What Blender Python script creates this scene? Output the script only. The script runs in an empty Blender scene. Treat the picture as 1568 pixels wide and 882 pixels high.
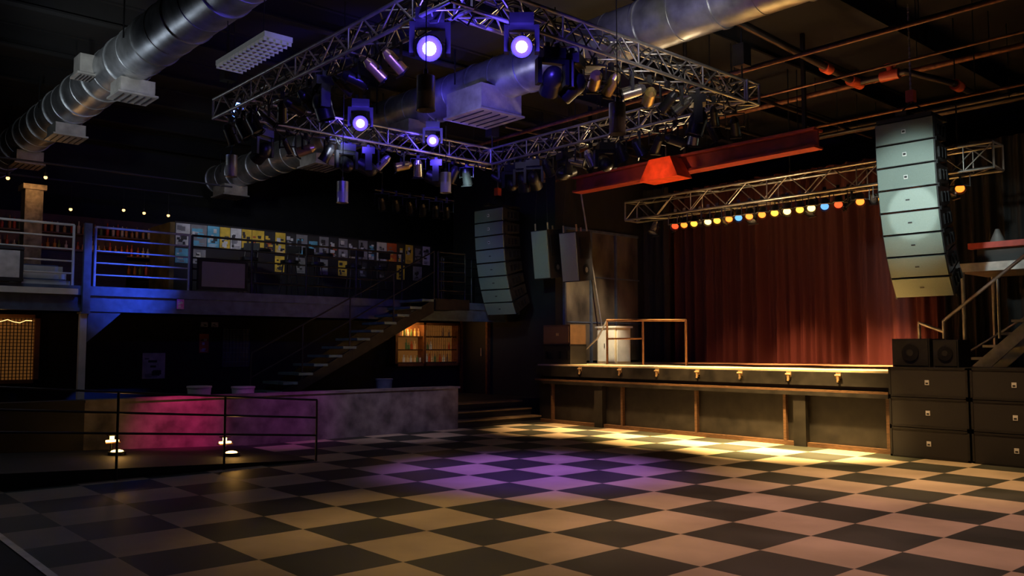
import bpy, math, random
from mathutils import Vector, Matrix, Euler
random.seed(7)
S=bpy.context.scene
try:
    S.view_settings.view_transform='Standard'
except Exception as e: print(e)

# ---------------------------------------------------------------- materials
MATS={}
def mat(name,col,rough=0.6,metal=0.0,var=0.25,scale=6.0,bump=0.0,emit=None,es=0.0,col2=None,stretch=None):
    if name in MATS: return MATS[name]
    m=bpy.data.materials.new(name); m.use_nodes=True
    nt=m.node_tree; b=nt.nodes['Principled BSDF']
    b.inputs['Roughness'].default_value=rough; b.inputs['Metallic'].default_value=metal
    tc=nt.nodes.new('ShaderNodeNewGeometry'); mp=nt.nodes.new('ShaderNodeMapping')
    nt.links.new(tc.outputs['Position'],mp.inputs['Vector'])
    if stretch: mp.inputs['Scale'].default_value=stretch
    n=nt.nodes.new('ShaderNodeTexNoise'); n.inputs['Scale'].default_value=scale; n.inputs['Detail'].default_value=5
    nt.links.new(mp.outputs['Vector'],n.inputs['Vector'])
    r=nt.nodes.new('ShaderNodeValToRGB'); r.color_ramp.elements[0].position=0.3; r.color_ramp.elements[1].position=0.7
    c2=col2 if col2 else tuple(min(1,c*(1+var)) for c in col)
    r.color_ramp.elements[0].color=(*[c*(1-var) for c in col],1) if not col2 else (*col,1)
    r.color_ramp.elements[1].color=(*c2,1)
    nt.links.new(n.outputs['Fac'],r.inputs['Fac']); nt.links.new(r.outputs['Color'],b.inputs['Base Color'])
    if bump:
        bp=nt.nodes.new('ShaderNodeBump'); bp.inputs['Strength'].default_value=bump; bp.inputs['Distance'].default_value=0.02
        nt.links.new(n.outputs['Fac'],bp.inputs['Height']); nt.links.new(bp.outputs['Normal'],b.inputs['Normal'])
    if emit:
        b.inputs['Emission Color'].default_value=(*emit,1); b.inputs['Emission Strength'].default_value=es
    MATS[name]=m; return m

BLACK=mat('black_paint',(0.010,0.010,0.011),0.5)
BLACKW=mat('black_wall',(0.010,0.010,0.011),0.8,scale=3,bump=0.3)
CEIL=mat('black_ceiling',(0.0035,0.0035,0.004),1.0)
BLKMET=mat('black_metal',(0.02,0.02,0.022),0.35,0.6)
TRUSS=mat('truss_aluminium',(0.38,0.37,0.35),0.4,0.9)
GALV=mat('galvanised_duct',(0.42,0.44,0.46),0.38,0.85,var=0.35,scale=4,bump=0.2)
VENT=mat('vent_grey',(0.30,0.29,0.27),0.5,0.3)
CONC=mat('concrete',(0.13,0.115,0.12),0.8,var=0.55,scale=3.5,bump=0.3)
RAISED=mat('raised_floor_dark',(0.012,0.012,0.012),0.7)
REDBEAM=mat('red_painted_steel',(0.30,0.045,0.028),0.5)
ORANGE=mat('orange_fitting',(0.55,0.09,0.03),0.45)
PIPE=mat('dark_pipe',(0.04,0.03,0.025),0.4,0.5)
RUST=mat('rusty_pipe',(0.16,0.06,0.025),0.5,0.4,var=0.5,scale=14)
WOOD=mat('brown_wood',(0.085,0.043,0.02),0.5,var=0.4,stretch=(2,2,12))
STAGETOP=mat('stage_deck',(0.52,0.40,0.24),0.5,var=0.2,stretch=(1,8,1))
STAGEBLK=mat('stage_black_panel',(0.011,0.0095,0.008),0.45,var=0.7,scale=5)
BRASS=mat('brass_latch',(0.55,0.38,0.20),0.35,0.7)
SPK=mat('speaker_grey_green',(0.17,0.225,0.205),0.5,var=0.12,scale=120)
SPKD=mat('speaker_black',(0.012,0.012,0.014),0.45)
SUBM=mat('subwoofer_black',(0.010,0.009,0.009),0.5)
LOGO=mat('logo_white',(0.7,0.7,0.7),0.4)
WHITE=mat('white_paint',(0.62,0.62,0.6),0.5,var=0.1)
CREAM=mat('cream_cabinet',(0.6,0.5,0.33),0.5,var=0.1)
ALU=mat('aluminium_rail',(0.42,0.41,0.40),0.4,0.7)
GREYST=mat('blue_grey_steel',(0.09,0.12,0.19),0.4,0.2)
TREAD=mat('stair_tread',(0.14,0.23,0.21),0.4,0.2)
BRONZE=mat('bronze_rail',(0.30,0.15,0.07),0.4,0.6)
SCREEN=mat('tv_screen',(0.16,0.165,0.18),0.35,var=0.05)
GLASSP=mat('scuffed_panel',(0.035,0.03,0.028),0.3,0.1,scale=2.2,col2=(0.20,0.17,0.135),stretch=(1,1,0.5))
STONE=mat('stone_column',(0.28,0.21,0.14),0.8,var=0.5,scale=8,bump=0.5)
GLASST=mat('pendant_glass',(0.5,0.5,0.5),0.08,0.2,var=0.05)
CHROME=mat('reflector_chrome',(0.8,0.75,0.65),0.12,1.0,var=0.02)
TROFF=mat('fluorescent_louver',(0.5,0.51,0.5),0.4,emit=(0.8,0.85,0.9),es=0.06)  # louver is unlit; slight glow put into the material
def emis(k,c,s):
    m=mat('lamp_'+k,tuple(x*.2 for x in c),0.4,emit=c,es=s); return m
CORE=emis('violet_core',(0.55,0.52,1.0),4)
BLUEL=emis('violet_ring',(0.10,0.065,1.0),1.8)
WARML=emis('warm_bulb',(1.0,0.5,0.15),4)
FOOTE=emis('foot',(1,0.62,0.18),7)
WARMP=emis('warm_window',(1.0,0.38,0.08),0.08)
LAMPC={'red':emis('red',(1,0.04,0.01),2.4),'orange':emis('orange',(1,0.16,0.015),3.2),'yellow':emis('yellow',(1,0.36,0.03),3.2),
 'pale':emis('pale',(1,0.60,0.16),4.5),'cyan':emis('cyan',(0.03,0.30,0.9),1.6)}
BOTTLES=[mat('bottle_%d'%i,c,0.15,emit=c,es=0.10) for i,c in enumerate([(0.5,0.22,0.04),(0.7,0.42,0.15),(0.1,0.15,0.05),(0.5,0.08,0.02),(0.6,0.5,0.35),(0.2,0.1,0.05)])]
BARB=[mat('bar_bottle_%d'%i,c,0.2) for i,c in enumerate([(0.4,0.16,0.04),(0.5,0.3,0.12),(0.1,0.15,0.05),(0.4,0.05,0.02),(0.5,0.45,0.4)])]
def curtainmat():
    m=bpy.data.materials.new('red_velvet'); m.use_nodes=True; b=m.node_tree.nodes['Principled BSDF']
    b.inputs['Base Color'].default_value=(0.050,0.009,0.009,1); b.inputs['Roughness'].default_value=0.9
    b.inputs['Sheen Weight'].default_value=0.12; b.inputs['Sheen Tint'].default_value=(0.7,0.25,0.15,1)
    return m
VELVET=curtainmat()
BDRAPE=mat('black_drape',(0.006,0.0055,0.0055),0.9)
TILE=0.78; TX=0.56; TY=0.72
def floormat():
    m=bpy.data.materials.new('checker_floor'); m.use_nodes=True; nt=m.node_tree; b=nt.nodes['Principled BSDF']
    g=nt.nodes.new('ShaderNodeNewGeometry'); sp=nt.nodes.new('ShaderNodeSeparateXYZ'); nt.links.new(g.outputs['Position'],sp.inputs[0])
    cb=nt.nodes.new('ShaderNodeCombineXYZ')
    for k,off in (('X',40.0+TX),('Y',40.0+TY)):
        a=nt.nodes.new('ShaderNodeMath'); a.operation='ADD'; a.inputs[1].default_value=off
        nt.links.new(sp.outputs[k],a.inputs[0]); nt.links.new(a.outputs[0],cb.inputs[k])
    cb.inputs['Z'].default_value=0.3
    ch=nt.nodes.new('ShaderNodeTexChecker'); ch.inputs['Scale'].default_value=1/TILE
    nt.links.new(cb.outputs[0],ch.inputs['Vector'])
    n=nt.nodes.new('ShaderNodeTexNoise'); n.inputs['Scale'].default_value=1.2; n.inputs['Detail'].default_value=8
    nt.links.new(g.outputs['Position'],n.inputs['Vector'])
    n2=nt.nodes.new('ShaderNodeTexNoise'); n2.inputs['Scale'].default_value=60; nt.links.new(g.outputs['Position'],n2.inputs['Vector'])
    def ramp(a,c):
        r=nt.nodes.new('ShaderNodeValToRGB'); r.color_ramp.elements[0].position=0.35;r.color_ramp.elements[1].position=0.65
        r.color_ramp.elements[0].color=(*a,1); r.color_ramp.elements[1].color=(*c,1); nt.links.new(n.outputs['Fac'],r.inputs['Fac']); return r
    ra=ramp((0.34,0.28,0.19),(0.47,0.39,0.27)); rb=ramp((0.022,0.026,0.018),(0.042,0.046,0.034))
    nt.links.new(ra.outputs[0],ch.inputs['Color1']); nt.links.new(rb.outputs[0],ch.inputs['Color2'])
    nt.links.new(ch.outputs['Color'],b.inputs['Base Color'])
    mr=nt.nodes.new('ShaderNodeMapRange'); mr.inputs['To Min'].default_value=0.42; mr.inputs['To Max'].default_value=0.68
    nt.links.new(n.outputs['Fac'],mr.inputs['Value']); nt.links.new(mr.outputs[0],b.inputs['Roughness'])
    b.inputs['Specular IOR Level'].default_value=0.35
    bp=nt.nodes.new('ShaderNodeBump'); bp.inputs['Strength'].default_value=0.06; nt.links.new(n2.outputs['Fac'],bp.inputs['Height']); nt.links.new(bp.outputs[0],b.inputs['Normal'])
    return m
FLOORM=floormat()

# ---------------------------------------------------------------- mesh builder
class MB:
    def __init__(s): s.v=[];s.f=[];s.m=[];s.mats=[];s.sm=[]
    def mi(s,m):
        if m not in s.mats: s.mats.append(m)
        return s.mats.index(m)
    def add(s,vs,fs,m,smooth=False):
        o=len(s.v); s.v+= [Vector(v) for v in vs]; i=s.mi(m)
        for f in fs: s.f.append([a+o for a in f]); s.m.append(i); s.sm.append(smooth)
    def box(s,a,b,m,M=None):
        x0,y0,z0=a;x1,y1,z1=b
        vs=[Vector(p) for p in ((x0,y0,z0),(x1,y0,z0),(x1,y1,z0),(x0,y1,z0),(x0,y0,z1),(x1,y0,z1),(x1,y1,z1),(x0,y1,z1))]
        if M: vs=[M@v for v in vs]
        s.add(vs,[(0,3,2,1),(4,5,6,7),(0,1,5,4),(1,2,6,5),(2,3,7,6),(3,0,4,7)],m)
    def cbox(s,c,d,m,M=None):
        s.box([c[i]-d[i]/2 for i in range(3)],[c[i]+d[i]/2 for i in range(3)],m,M)
    def cyl(s,p,q,r,m,n=10,r2=None,cap=True,M=None,smooth=True):
        p=Vector(p);q=Vector(q); r2=r if r2 is None else r2
        d=(q-p).normalized(); u=d.orthogonal().normalized(); w=d.cross(u)
        vs=[]
        for i in range(n):
            a=2*math.pi*i/n; e=u*math.cos(a)+w*math.sin(a); vs.append(p+e*r); vs.append(q+e*r2)
        if M: vs=[M@v for v in vs]
        s.add(vs,[(2*i,2*((i+1)%n),2*((i+1)%n)+1,2*i+1) for i in range(n)],m,smooth)
        if cap:
            s.add([vs[2*i] for i in range(n)][::-1],[tuple(range(n))],m); s.add([vs[2*i+1] for i in range(n)],[tuple(range(n))],m)
    def sph(s,c,r,m,sc=(1,1,1),n=12,k=8,M=None):
        vs=[];c=Vector(c)
        for j in range(k+1):
            t=math.pi*j/k
            for i in range(n):
                a=2*math.pi*i/n; vs.append(c+Vector((r*sc[0]*math.sin(t)*math.cos(a),r*sc[1]*math.sin(t)*math.sin(a),r*sc[2]*math.cos(t))))
        if M: vs=[M@v for v in vs]
        s.add(vs,[(j*n+i,(j+1)*n+i,(j+1)*n+(i+1)%n,j*n+(i+1)%n) for j in range(k) for i in range(n)],m,True)
    def path(s,pts,r,m,n=8):
        for a,b in zip(pts,pts[1:]): s.cyl(a,b,r,m,n)
        for p in pts[1:-1]: s.sph(p,r*1.02,m,n=n,k=6)
    def mesh(s,name):
        me=bpy.data.meshes.new(name); me.from_pydata([tuple(v) for v in s.v],[],s.f)
        for m in s.mats: me.materials.append(m)
        me.polygons.foreach_set('material_index',s.m); me.polygons.foreach_set('use_smooth',s.sm); me.update(); return me
    def obj(s,name):
        mn=[min(v[i] for v in s.v) for i in range(3)]; mx=[max(v[i] for v in s.v) for i in range(3)]
        c=Vector(((mn[0]+mx[0])/2,(mn[1]+mx[1])/2,mn[2]))
        s.v=[v-c for v in s.v]; return put(name,s.mesh(name),c)
def put(name,me,loc,rz=0,sc=1):
    o=bpy.data.objects.new(name,me); o.location=loc; o.rotation_euler=(0,0,rz); o.scale=(sc,sc,sc); S.collection.objects.link(o); return o
def boxobj(name,a,b,m):
    k=MB();k.box(a,b,m);return k.obj(name)
def L(t,loc,e,c,to=None,ang=40,blend=0.6,r=0.1):
    d=bpy.data.lights.new('light',t); d.energy=e; d.color=c
    o=bpy.data.objects.new('light_'+t.lower(),d); o.location=loc; S.collection.objects.link(o)
    if t=='SPOT': d.spot_size=math.radians(ang); d.spot_blend=blend
    d.shadow_soft_size=r
    if to is not None: o.rotation_euler=(Vector(to)-Vector(loc)).to_track_quat('-Z','Y').to_euler()
    return o

# ---------------------------------------------------------------- room shell
H=7.0; HC=H-0.012; XL=-23.5; XR=5.0; YB=-5.0; YF=20.0
boxobj('floor',(XL,YB,-0.2),(XR,YF,0),FLOORM)
boxobj('ceiling',(XL,YB,H),(XR,YF,H+0.2),CEIL)
boxobj('wall_left',(XL-0.2,YB,0),(XL,YF,H),BLACKW)
boxobj('wall_right',(XR,YB,0),(XR+0.2,YF,H),BLACKW)
boxobj('wall_back',(XL,YF,0),(XR,YF+0.2,H),BLACKW)
boxobj('wall_front',(XL,YB-0.2,0),(XR,YB,H),BLACKW)
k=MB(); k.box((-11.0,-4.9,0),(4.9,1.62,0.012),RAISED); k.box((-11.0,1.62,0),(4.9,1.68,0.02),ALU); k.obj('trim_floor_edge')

# ---------------------------------------------------------------- raised level, concrete wall, steps
RZ=0.45
boxobj('raised_platform',(XL+0.01,YB+0.01,0),(-14.6,13.9,RZ),RAISED)
k=MB(); k.box((-13.85,3.7,0),(-13.6,10.6,0.80),CONC); k.box((-13.88,3.7,0.80),(-13.57,10.63,0.84),CONC)
k.box((-13.85,-2,0),(-13.6,3.7,0.84),BLACKW)  # shade put into the colour: this stretch of the wall is black
k.box((-14.6,10.35,0),(-13.85,10.6,0.80),CONC); k.obj('concrete_ramp_wall')
STEPT=mat('step_tread',(0.13,0.09,0.055),0.5)
k=MB()
for i in range(3):
    k.box((-14.6,10.62,i*0.15),(-13.65-i*0.3,12.9,(i+1)*0.15-0.03),BLACKW)
    k.box((-14.6,10.62,(i+1)*0.15-0.03),(-13.62-i*0.3,12.9,(i+1)*0.15),STEPT)
k.obj('entry_steps')
def rampz(y): return 0.01+(6.1-y)*0.045
k=MB(); k.add([(-13.55,6.1,0),(-11.15,6.1,0),(-11.15,-2,0),(-13.55,-2,0),(-13.55,6.1,0.012),(-11.15,6.1,0.012),(-11.15,-2,rampz(-2)),(-13.55,-2,rampz(-2))],
  [(0,3,2,1),(4,5,6,7),(0,1,5,4),(1,2,6,5),(2,3,7,6),(3,0,4,7)],RAISED); k.obj('access_ramp')
k=MB(); RAILM=mat('ramp_rail_paint',(.03,.028,.03),.4,.3)
def rz_(y): return 0.86+ (6.1-y)*0.075
for h in (0.0,0.25,0.5):
    k.path([(-11.1,6.1,rz_(6.1)-h),(-11.1,-1.0,rz_(-1.0)-h)],0.014,RAILM)
for y in (6.1,4.75,3.4,2.05,0.7,-0.65): k.cyl((-11.1,y,0),(-11.1,y,rz_(y)),0.016,RAILM)
k.obj('ramp_railing')
def foot(x,y):
    b=rampz(y)+.003; k=MB(); k.cyl((x-.08,y,b),(x-.08,y,b+0.22),0.018,BLKMET)
    k.box((x-0.10,y-0.10,b+0.15),(x+0.0,y+0.10,b+0.165),BRONZE); k.box((x-0.08,y-0.08,b+0.165),(x-.01,y+0.08,b+0.19),FOOTE)
    k.cyl((x-.06,y,b+.20),(x-.06,y,b+.25),.03,FOOTE,10); k.box((x-.11,y-.06,b+.25),(x+.0,y+.06,b+.262),BLKMET)
    k.cyl((x+.18,y,b),(x+.18,y,b+.05),.12,BLKMET,18); k.sph((x+.18,y,b+.05),.085,FOOTE,(1,1,.3),14,6); k.box((x-.1,y-.015,b),(x+.12,y+.015,b+.02),BLKMET); k.obj('step_light')  # low glowing dome added for the disc of glow on the floor
    L('POINT',(x+0.30,y,b+0.2),4,(1,0.5,0.12),r=0.05)
foot(-12.2,5.25); foot(-12.9,3.9)

# ---------------------------------------------------------------- lower left wall + windows
LW=-18.0
k=MB(); k.box((LW-0.2,YB+0.02,RZ+.001),(LW,13.99,2.26),BLACKW); k.obj('wall_lower_left')
k=MB()
k.box((LW+.001,11.9,1.2),(LW+0.03,13.8,2.2),WARMP)
for a,b in (((11.85,1.15),(13.85,1.22)),((11.85,2.18),(13.85,2.24)),((11.85,1.15),(11.92,2.24)),((13.78,1.15),(13.85,2.24)),((12.7,1.15),(12.77,2.24))):
    k.box((LW+.001,a[0],a[1]),(LW+0.3,b[0],b[1]),BRONZE)
for z in (1.25,1.57,1.9):
    k.box((LW+.03,11.92,z-0.03),(LW+0.25,13.78,z),WOOD)
    y=11.97
    while y<13.75:
        h=random.uniform(0.16,0.26); mm=random.choice(BOTTLES)
        if random.random()<(0.85 if z<1.5 or y<12.9 else .35):
            k.cyl((LW+0.14,y,z),(LW+0.14,y,z+h*0.65),0.032,mm,8); k.cyl((LW+0.14,y,z+h*0.65),(LW+0.14,y,z+h),0.012,mm,6)
        y+=random.uniform(0.07,0.12)
for i in range(28):
    yy=i*0.07+11.93
    if yy<12.75 or yy>13.8: continue
    k.cyl((LW+0.28,yy,1.2),(LW+0.28,yy,2.2),0.005,BRONZE,5,cap=False)
for i in range(8): k.box((LW+.275,12.75,1.3+i*.12),(LW+.285,13.78,1.306+i*.12),BRONZE)
k.obj('window_1'); L('POINT',(LW+0.22,12.3,2.1),7,(1,0.5,0.15),r=.05); L('POINT',(LW+0.6,12.4,2.15),4,(1,0.5,0.15))
k=MB(); k.box((LW+.001,2.0,1.0),(LW+0.03,4.0,2.15),WARMP)
for a,b in (((1.95,0.95),(4.05,1.02)),((1.95,2.15),(4.05,2.22)),((3.96,0.95),(4.05,2.22)),((1.95,0.95),(2.03,2.22))): k.box((LW+.001,a[0],a[1]),(LW+0.1,b[0],b[1]),BRONZE)
for i in range(1,34): k.cyl((LW+0.07,2.0+i*0.06,1.0),(LW+0.07,2.0+i*0.06,2.2),0.009,BLKMET,5,cap=False)
for i in range(18): k.box((LW+0.06,2,1.06+i*.063),(LW+0.08,4,1.072+i*.063),BLKMET)
pts=[(LW+0.13,2.1+i*0.1,2.12-0.06*math.sin(i*0.9)**2) for i in range(19)]
k.path(pts,0.005,WARML,5); k.obj('window_2'); L('POINT',(LW+0.5,3.3,2.0),1.2,(1,0.5,0.15))
k=MB(); k.box((LW+.001,7.6,1.2),(LW+0.03,8.2,2.02),mat('dim_shelf',(0.05,0.05,0.055),0.3))
for i in range(9): k.box((LW+0.03,7.6+i*0.074,1.2),(LW+0.05,7.61+i*0.074,2.02),GREYST)
for i in range(9): k.box((LW+0.03,7.6,1.2+i*0.1),(LW+0.05,8.2,1.21+i*0.1),GREYST)
k.obj('window_3')
k=MB(); k.box((LW+0.3,13.94,RZ+.002),(LW+1.3,13.985,2.4),BLACK)
for x in (LW+0.25,LW+1.3): k.box((x,13.88,RZ+.002),(x+0.07,13.985,2.45),RUST)
k.box((LW+0.25,13.88,2.4),(LW+1.37,13.985,2.47),RUST); k.cyl((LW+1.1,13.90,1.4),(LW+1.1,13.90,1.6),0.015,BRASS); k.obj('door_1')
def poster(x,y0,y1,z0,z1,cols,name='wall_poster',n=5):
    k=MB(); x+=.001; k.box((x,y0,z0),(x+0.012,y1,z1),cols[0])
    w=y1-y0;h=z1-z0
    for i in range(n):
        a=y0+w*random.uniform(0.05,0.5);b=a+w*random.uniform(0.15,0.42);c=z0+h*random.uniform(0.05,0.75);d=c+h*random.uniform(0.06,0.2)
        k.box((x+0.012,a,c),(x+0.015+.001*i,min(b,y1),min(d,z1)),random.choice(cols[1:]))
    for i in range(3): k.box((x+.012,y0+w*.12,z0+h*(.06+i*.05)),(x+.0135,y0+w*random.uniform(.6,.9),z0+h*(.08+i*.05)),cols[1])
    k.obj(name)
PW=mat('poster_white',(0.6,0.6,0.58),0.6); PY=mat('poster_yellow',(0.7,0.48,0.05),0.6); PBk=mat('poster_black',(0.03,0.03,0.03),0.6)
PBl=mat('poster_blue',(0.12,0.4,0.55),0.6); PR=mat('poster_red',(0.5,0.10,0.03),0.6); PG=mat('poster_grey',(0.22,0.22,0.23),0.6)
poster(LW,5.95,6.4,0.98,1.5,[PW,PBk,PBk,PG]); poster(LW,7.1,7.3,1.5,1.9,[PR,PW,PBk])
poster(LW,7.35,7.5,2.05,2.15,[PW,PBk]); poster(LW,7.12,7.27,2.05,2.15,[PW,PBk])

# ---------------------------------------------------------------- balcony
DZ=2.65; BX=-16.0
k=MB(); k.box((XL+0.02,YB+0.02,DZ-0.12),(BX,13.9,DZ),BLACK)
k.box((BX-0.1,YB+0.02,DZ-0.38),(BX,13.9,DZ-0.12),GREYST); k.box((BX-0.02,YB+0.02,DZ-0.14),(BX+0.06,13.9,DZ+0.02),GREYST); k.box((BX-0.02,YB+0.02,DZ-0.42),(BX+0.06,13.9,DZ-0.36),GREYST)
y=-4
while y<13.5: k.box((LW+0.02,y,DZ-0.34),(BX-0.1,y+0.1,DZ-0.12),BLACK); y+=1.4
k.box((BX+.062,-2.0,DZ-0.14),(BX+0.14,4.15,DZ-.04),WHITE)
k.obj('balcony_deck')
k=MB(); k.box((BX-0.06,4.22,RZ+.001),(BX+0.04,4.33,DZ-0.43),WHITE); k.box((BX-0.14,4.16,RZ+.001),(BX+0.11,4.40,RZ+0.03),GREYST)
k.box((BX+.065,4.22,DZ-.43),(BX+0.15,4.34,3.75),GREYST); k.box((BX-0.1,4.2,DZ-.46),(BX+0.15,4.36,DZ-.43),GREYST)
k.add([(BX-0.03,4.34,DZ-0.43),(BX-0.03,4.9,DZ-0.43),(BX-0.03,4.34,DZ-0.95),(BX+0.03,4.34,DZ-0.43),(BX+0.03,4.9,DZ-0.43),(BX+0.03,4.34,DZ-0.95)],[(0,1,2),(3,5,4),(0,3,4,1),(1,4,5,2),(2,5,3,0)],GREYST)
k.obj('balcony_post')
def railing(name,pts,h,m,n=3,r=0.022,sp=1.2):
    k=MB()
    for a,b in zip(pts,pts[1:]):
        a=Vector(a);b=Vector(b)
        for i in range(n+1):
            zz=h*(1-i/(n+1)); k.cyl(a+Vector((0,0,zz)),b+Vector((0,0,zz)),r if i==0 else r*0.7,m,8)
        c=max(1,round((b-a).length/sp))
        for i in range(c+1):
            p=a.lerp(b,i/c); k.cyl(p,p+Vector((0,0,h)),r*1.1,m,8)
    return k.obj(name)
LITRAIL=mat('blue_lit_rail',(0.32,0.35,0.42),.4,.2)  # blue light painted in: paler rail tone where it falls
railing('balcony_railing',[(BX-0.05,4.45,DZ+.02),(BX-0.05,6.1,DZ+.02)],1.05,LITRAIL,4)
railing('balcony_railing',[(BX-0.05,6.15,DZ+.02),(BX-0.05,10.9,DZ+.02)],1.05,BLKMET,4)
railing('balcony_railing',[(BX-0.05,-2.0,DZ+.02),(BX-0.05,4.1,DZ+.02)],1.05,WHITE,4)
railing('balcony_railing',[(BX+0.9,11.2,DZ+.001),(BX+0.9,11.95,DZ+.001),(BX+0.1,11.95,DZ+.001)],1.05,BLKMET,4)
railing('balcony_railing',[(BX-0.05,12.0,DZ+.02),(BX-0.05,13.8,DZ+.02)],1.05,BLKMET,4)
k=MB(); k.box((BX+0.062,11.06,DZ-0.2),(BX+0.98,12.0,DZ),BLACK); k.box((BX+0.98,11.06,DZ-0.22),(BX+1.0,12.0,DZ+0.02),BLKMET)
k.obj('stair_landing')
k=MB()
for i in range(3): k.box((BX-1.3+0.0,3.35,DZ+.001+i*0.14),(BX-0.2-i*0.25,4.1,DZ+i*0.14+0.11),WHITE)
for i in range(3): k.box((BX-1.3+0.0,3.4,DZ+.05+i*0.14),(BX-0.3-i*0.25,4.05,DZ+i*0.14+0.14),GREYST)
k.obj('balcony_seating_steps')
k=MB(); n=13; y0,z0,y1,z1=6.9,RZ+.002,11.04,DZ
for sx in (BX+0.08,BX+0.93):
    k.add([(sx,y0,z0),(sx,y0+0.35,z0),(sx,y1,z1-0.28),(sx,y1,z1),(sx+0.04,y0,z0),(sx+0.04,y0+0.35,z0),(sx+0.04,y1,z1-0.28),(sx+0.04,y1,z1)],
      [(0,1,2,3),(7,6,5,4),(0,4,5,1),(1,5,6,2),(2,6,7,3),(3,7,4,0)],BLKMET)
for i in range(n):
    yy=y0+(y1-y0)*i/n; zz=z0+(z1-z0)*(i+1)/n
    k.box((BX+0.12,yy,zz-0.05),(BX+0.99,min(yy+0.30,y1),zz),TREAD)
sx=BX+0.97
for h in (0.95,0.5): k.cyl((sx,y0,z0+h+0.1),(sx,y1,z1+h+0.1),0.016,BLACK)
for i in range(5):
    f=i/4; yy=y0+(y1-y0)*f; zz=z0+(z1-z0)*f; k.cyl((sx,yy,zz),(sx,yy,zz+1.05),0.016,BLACK)
k.obj('steel_staircase')
def tv(y0,y1,z0,z1,m,sm=SCREEN):
    k=MB(); x=BX+0.08; k.box((x,y0,z0),(x+0.09,y1,z1),m); k.box((x+0.09,y0+0.06,z0+0.06),(x+0.1,y1-0.06,z1-0.06),sm)
    k.box((x+0.09,y0,z1-0.04),(x+0.115,y1,z1),m);k.box((x+0.09,y0,z0),(x+0.115,y1,z0+0.04),m)
    k.box((x-0.04,(y0+y1)/2-0.1,z0+0.15),(x,(y0+y1)/2+0.1,z1-0.05),BLKMET); k.obj('television')
tv(6.2,7.16,2.69,3.28,BLKMET); tv(2.4,3.3,2.69,3.25,SPKD,mat('tv_screen_pale',(.5,.5,.52),.35))
poster(BX+0.062,5.85,5.98,2.32,2.5,[mat('sticker_pink',(0.7,0.15,0.5),0.5),PW])
PX=-18.2
k=MB(); k.box((PX-0.15,6.6,DZ+.001),(PX,13.3,4.28),BLACK); k.box((PX-1.2,6.5,DZ+.001),(PX,6.6,4.25),mat('yellow_panel',(0.25,0.16,0.04),0.6,col2=(.03,.02,.01),scale=3)); k.obj('poster_partition')
y=6.62; i=0
seq=[[PW,PBk,PG],[PG,PBl,PW],[PBl,PW,PBk],[PY,PBk,PW],[PW,PBk,PG],[PY,PBk,PBk],[PY,PBk,PR],[PBk,PY,PR],[PY,PW,PBk],[PBk,PG,PW],[PG,PBk,PBl],[PBk,PBl,PG],[PG,PW,PBk],[PBk,PW,PR],[PG,PBk,PW],[PBk,PW,PG],[PG,PBk,PW],[PBk,PW,PBl],[PW,PBk,PG],[PR,PY,PG],[PBk,PW,PY],[PY,PBk,PW],[PBk,PG,PG],[PW,PBk,PG],[PBl,PW,PBk],[PBk,PG,PG]]
while y<13.0 and i<len(seq):
    w=random.choice([0.24,0.28,0.26,0.3])*(1.3 if i<2 else 1)
    poster(PX,y,y+w-0.015,3.76,4.24,seq[i],'gig_poster',9)
    if i<2: poster(PX,y,y+w-0.03,3.40,3.71,[[PBl,PW,PG],[PG,PW,PBk]][i],'gig_poster')
    elif i%2==0 and i>6: poster(PX,y,y+w-0.03,3.34,3.70,random.choice([[PBk,PG,PG],[PG,PBk,PBk],[PY,PBk,PBk]]),'gig_poster')
    y+=w; i+=1
def stoolmesh():
    k=MB(); k.cyl((0,0,0.72),(0,0,0.78),0.19,BLKMET,14)
    for a in range(4):
        t=a*math.pi/2+0.78; k.cyl((0.13*math.cos(t),0.13*math.sin(t),0.72),(0.21*math.cos(t),0.21*math.sin(t),0),0.014,BLKMET,6)
    for a in range(4):
        t=a*math.pi/2+0.78;u=t+math.pi/2; k.cyl((0.18*math.cos(t),0.18*math.sin(t),0.28),(0.18*math.cos(u),0.18*math.sin(u),0.28),0.01,BLKMET,6)
    for sx in (-0.13,0.13): k.cyl((sx,0.14,0.75),(sx,0.2,1.08),0.012,BLKMET,6)
    k.box((-0.16,0.17,0.95),(0.16,0.21,1.1),BLKMET)
    return k.mesh('bar_stool')
SM=stoolmesh()
for y in (7.5,8.4,9.0,9.95,10.6): put('bar_stool',SM,(BX-0.55,y,DZ+.002),random.uniform(-2,2))
for y in (8.0,9.5):
    k=MB(); b=DZ+.002; k.cyl((BX-1.3,y,b),(BX-1.3,y,b+0.03),0.25,BLKMET,16);k.cyl((BX-1.3,y,b),(BX-1.3,y,b+1.02),0.03,BLKMET);k.cyl((BX-1.3,y,b+1.02),(BX-1.3,y,b+1.06),0.32,BLKMET,20);k.obj('high_table')
k=MB(); k.box((-20.9,2.0,DZ+.001),(-20.3,6.3,DZ+1.05),WOOD); k.box((-21.0,1.95,DZ+1.05),(-20.2,6.35,DZ+1.1),BRONZE); k.obj('bar_counter')
k=MB(); k.box((-22.3,2.2,DZ+.001),(-22.2,9.0,4.75),mat('backbar_panel',(0.05,0.02,0.012),0.5))
for z in (3.4,3.85,4.3):
    k.box((-22.2,2.3,z-0.03),(-21.9,8.9,z),WOOD); y=2.35
    while y<8.8:
        h=random.uniform(0.2,0.32);mm=random.choice(BARB); k.cyl((-22.02,y,z),(-22.02,y,z+h*.65),0.038,mm,7);k.cyl((-22.02,y,z+h*.65),(-22.02,y,z+h),0.014,mm,5); y+=random.uniform(0.09,0.16)
k.obj('back_bar_shelves')
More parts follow.
